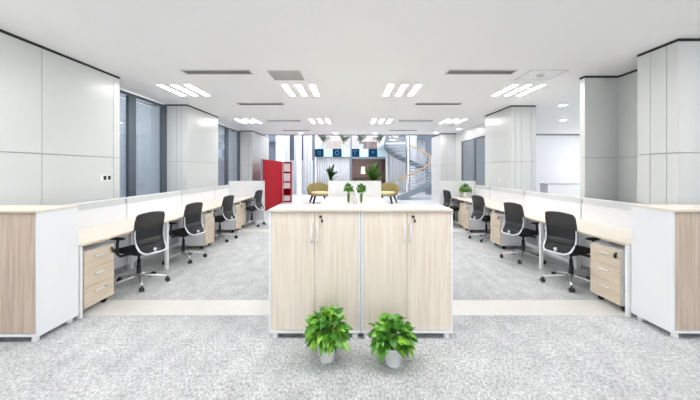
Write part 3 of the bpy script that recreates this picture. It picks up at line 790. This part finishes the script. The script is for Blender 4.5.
def palm(name, loc, label, h, spread, seed, nf=15, mat='leafdark', group=None, trunk=0.5, leafw=0.045, leafl=0.3):
    rnd = random.Random(seed)
    t = thing(name, label, 'plant', loc, 0, group)
    MB().lathe([(0.16, 0), (0.2, 0.36), (0.215, 0.36), (0.215, 0.40), (0.19, 0.40), (0.18, 0.36)], 20, cap=False).lathe([(0.16, 0.0), (0.1, 0.002)], 20).obj('pot', M['pot'], t)
    MB().lathe([(0.185, 0.36), (0.18, 0.365)], 16).obj('soil', M['soil'], t)
    MB().tube([(0, 0, 0.36), (0.02, 0.01, 0.36+trunk*0.5), (0, 0, 0.36+trunk)], 0.03, 8).obj('trunk', M['trunk'], t)
    st = MB(); lf = MB()
    for i in range(nf):
        a = i*2.4+rnd.uniform(-.3, .3); up = 0.35+0.6*((i*0.618) % 1)
        b = Vector((0, 0, 0.36+trunk*(0.4+0.6*((i*0.37) % 1))))
        L = (h-b.z)*1.0
        pts = []
        for q in range(6):
            s = q/5
            out = spread*(1.15-up*0.8)*(s**1.2)
            pts.append(b+Vector((math.cos(a)*out, math.sin(a)*out, L*up*(s*1.25-0.35*s*s))))
        st.tube(pts, 0.006, 5)
        for q in range(1, 12):
            s = q/11*4.99; k = int(s); p = pts[k].lerp(pts[k+1], s-k); tg = (pts[k+1]-pts[k]).normalized()
            sd = tg.cross(Vector((0, 0, 1))).normalized()
            for sg in (-1, 1):
                lf.leaf(p, tg*0.7+sd*sg*0.8, leafl*(1-0.4*q/11), leafw, droop=0.35, n=3)
    st.obj('stem', M['stem'], t); lf.obj('foliage', M[mat], t, normals=False)
    return t
palm('potted_palm', (1.47, 20.3, 0), 'tall palm before the rose coloured room under the checker band', 2.15, 0.75, 4, nf=34, leafw=0.09, leafl=0.36, mat='leaf')
palm('floor_plant', (-1.2, 20.3, 0), 'narrow tall dark plant before the white curtain under the band', 1.95, 0.42, 9, nf=28, leafl=0.26, leafw=0.09, trunk=0.8, mat='leafdark')
mz = palm('mezzanine_plant', (-1.9, 22.6, 2.93), 'green plant upstairs behind railing, leftmost', 1.35, 0.5, 12, nf=16, leafw=0.07, trunk=0.3, group='plants on the mezzanine')
dup(mz, (-0.45, 22.7, 2.93), 1.0, 'green plant upstairs behind railing, second from left')
dup(mz, (0.75, 22.6, 2.93), 2.0, 'green plant upstairs behind railing, just right of middle mullion')
dup(mz, (2.1, 22.6, 2.93), 3.0, 'green plant upstairs behind railing, rightmost near the stair')
def sideboard(loc, label, mat, w=1.2, h=0.7):
    t = thing('sideboard', label, 'sideboard', loc, 0)
    B('body', mat, -w/2, w/2, 0, 0.4, 0.08, h, t, 0.01)
    for s in (-1, 1):
        B('door', mat, min(s*0.01, s*(w/2-0.02)), max(s*0.01, s*(w/2-0.02)), -0.015, 0, 0.1, h-0.03, t, 0.003)
        B('leg', M['blackplastic'], s*(w/2-0.06)-0.02, s*(w/2-0.06)+0.02, 0.03, 0.07, 0, 0.08, t)
sideboard((0.95, 23.7, 0), 'brown low sideboard in the rose room behind the palm', M['brown'], 1.5, 0.95)
sideboard((-1.15, 24.6, 2.93), 'rose sideboard on the mezzanine behind the left plants', M['pinkwall'], 1.5, 0.8)
sideboard((1.4, 24.6, 2.93), 'brown sideboard on the mezzanine behind the right plants', M['brown'], 1.4, 0.75)

struct(B('trim_15', M['slate'], 3.25, 8.8, 21.2, 21.5, 3.55, 4.3))
struct(B('trim_16', M['slate'], -5.4, -4.2, 19.6, 19.8, 3.25, 4.2))
bushy_plant('dark_shrub', (0.55, 22.9, 0), 'small dark shrub in the rose room, left of the palm', 'plant', 21, h=0.95, rad=0.25, pot_h=0.4, pot_r=0.18, nl=60, leaf_l=0.18)
t = thing('floor_lamp', 'white floor lamp standing in the rose room behind the sideboard', 'lamp', (1.0, 24.4, 0))
MB().lathe([(0.14, 0), (0.14, 0.02), (0.015, 0.03), (0.015, 1.2)], 16).obj('stand', M['whitemetal'], t)
MB().lathe([(0.18, 1.2), (0.13, 1.75)], 20).obj('lamp_shade', M['lampshade'], t)
dup(d0, (0.7, 23.4, 2.42), 0, 'round downlight in the rose room ceiling under the checker band')  # hidden lamp put in to light the dark rose room
# spiral staircase
SX, SY, R0, R1 = 3.1, 17.2, 0.14, 1.25
t = thing('spiral_staircase', 'white and steel spiral staircase with honey wood handrail', 'staircase', (SX, SY, 0))
TH0 = D(235); K = 0.0097*180/PI
def hz(th): return (th-TH0)*K
MB().lathe([(0.3, 0), (0.3, 0.02), (0.1, 0.03), (0.1, 4.4)], 24).obj('centre_pole', M['steel'], t)
nt = 20; dth = D(330)/nt
for k in range(nt):
    a0 = TH0+k*dth; z = hz(a0+dth)-0.0
    mb = MB(); am = a0+dth/2; ext = dth*0.58
    def P(r, a, zz): return mb.bm.verts.new((r*math.cos(a), r*math.sin(a), zz))
    q = [(0.09, am-ext), (R1-0.02, am-ext), (R1-0.02, am), (R1-0.02, am+ext), (0.09, am+ext)]
    lo = [P(r, a, z-0.05) for r, a in q]; hi = [P(r, a, z) for r, a in q]
    mb.bm.faces.new(lo[::-1]); mb.bm.faces.new(hi)
    for i in range(5): mb.bm.faces.new([lo[i], lo[(i+1) % 5], hi[(i+1) % 5], hi[i]])
    mb.obj('tread', M['tread'], t)
NH = 60
def helix(r, dz, w, h):
    mb = MB(); rings = []
    for i in range(NH+1):
        a = TH0+D(335)*i/NH; z = hz(a)+dz
        rings.append([mb.bm.verts.new((rr*math.cos(a), rr*math.sin(a), zz)) for rr, zz in ((r-w/2, max(0.0, z-h/2)), (r+w/2, max(0.0, z-h/2)), (r+w/2, max(0.01, z+h/2)), (r-w/2, max(0.01, z+h/2)))])
    for A, Bq in zip(rings, rings[1:]):
        for k in range(4): mb.bm.faces.new([A[k], A[(k+1) % 4], Bq[(k+1) % 4], Bq[k]])
    mb.bm.faces.new(rings[0][::-1]); mb.bm.faces.new(rings[-1])
    return mb
helix(R1, 0.02, 0.04, 0.30).obj('stringer', M['slate2'], t)
MB().tube([(R1*math.cos(TH0+D(335)*i/NH), R1*math.sin(TH0+D(335)*i/NH), hz(TH0+D(335)*i/NH)+0.98) for i in range(NH+1)], 0.035, 8).obj('handrail', M['handrail'], t)
for i in range(0, NH+1, 3):
    a = TH0+D(335)*i/NH
    MB().tube([(R1*math.cos(a), R1*math.sin(a), hz(a)+0.1), (R1*math.cos(a), R1*math.sin(a), hz(a)+0.96)], 0.009, 6).obj('baluster', M['steel'], t)
for dz in (0.35, 0.6, 0.8):
    MB().tube([(R1*math.cos(TH0+D(335)*i/NH), R1*math.sin(TH0+D(335)*i/NH), hz(TH0+D(335)*i/NH)+dz) for i in range(NH+1)], 0.007, 5).obj('rail', M['steel'], t)
# landing between stair and mezzanine
struct(B('floor_landing', M['bluewhite'], 1.9, 3.2, 18.2, 22.0, 2.95, 3.15))
# lounge chairs
def lounge(loc, rz, label):
    t = thing('lounge_chair', label, 'lounge chair', loc, rz, 'gold lounge chairs in the atrium')   # faces -y
    def shell(u, v):
        a = PI*(-0.08+1.16*u)      # from right side round the back to left
        r = 0.40+0.07*v
        back = math.sin(PI*u)
        top = 0.58+0.24*back**1.5
        return (r*1.08*math.cos(a), 0.02+r*0.95*math.sin(a), 0.36+(top-0.36)*v+0.03*v)
    MB().grid(shell, 28, 6).obj('shell', M['gold'], t, solid=0.05)
    def cush(u, v):
        a = 2*PI*u; ph = (v-0.5)*PI; r = abs(math.cos(ph))**0.4
        return (0.37*math.copysign(abs(math.cos(a))**0.6, math.cos(a))*r, -0.02+0.36*math.copysign(abs(math.sin(a))**0.6, math.sin(a))*r, 0.42+0.07*math.sin(ph))
    MB().grid(cush, 24, 8, closed_u=True).obj('cushion', M['goldlight'], t)
    MB().box(-0.34, 0.34, -0.32, 0.34, 0.31, 0.36).obj('seat_base', M['gold'], t, 0.02)
    for sx in (-1, 1):
        for sy in (-1, 1):
            MB().tube([(sx*0.24, sy*0.22, 0.33), (sx*0.34, sy*0.32, 0.0)], 0.02, 8, rs=[0.05, 0.035]).obj('leg', M['blackplastic'], t)
    t.scale = (1.12, 1.12, 1.08)
    return t
lc = lounge((-1.38, 14.6, 0), D(20), 'gold tub lounge chair at left, in front of the curtains')
dup(lc, (1.66, 14.6, 0), D(-25), 'gold tub lounge chair at right, beside the spiral stair')
# low curved kerb on the atrium floor
o = MB().tube([(-3.6+0.42*i, 20.6+0.25*math.sin(i*0.8)-i*0.1, 0.05) for i in range(7)], 0.07, 8).obj('curved_kerb', M['kerb']); tag(o, 'low dark curved kerb on the atrium floor left of lounge chair', 'kerb')
# side room: low white counter and steel frame
t = thing('low_counter', 'low white counter with grey edge in the side room at right', 'counter', (7.6, 10.2, 0))
B('body', M['white'], -1.3, 1.6, 0, 0.4, 0, 1.04, t, 0.004)
B('top', M['ventlight'], -1.32, 1.62, -0.02, 0.42, 1.04, 1.065, t, 0.003)

# ------------------------------------------------------------------ world, camera
w = bpy.data.worlds.new('world'); SC.world = w; w.use_nodes = True
bg = w.node_tree.nodes['Background']; bg.inputs['Color'].default_value = (0.965, 0.98, 1.0, 1); bg.inputs['Strength'].default_value = 2.3
cam = bpy.data.cameras.new('camera'); co = bpy.data.objects.new('camera', cam); COL.objects.link(co)
co.location = (0, 0, 1.5); co.rotation_euler = (PI/2, 0, 0)
cam.sensor_width = 36; cam.lens = 320/700*36; cam.shift_x = 0; cam.shift_y = -30/700
cam.clip_end = 200
SC.camera = co
vs = SC.view_settings
vs.view_transform = 'Standard'; vs.look = 'None'; vs.gamma = 1; vs.use_curve_mapping = False; vs.exposure = 0.24
SC.cycles.max_bounces = 10; SC.cycles.diffuse_bounces = 6; SC.cycles.transparent_max_bounces = 16
SC.cycles.use_denoising = True
SC.cycles.sample_clamp_indirect = 8
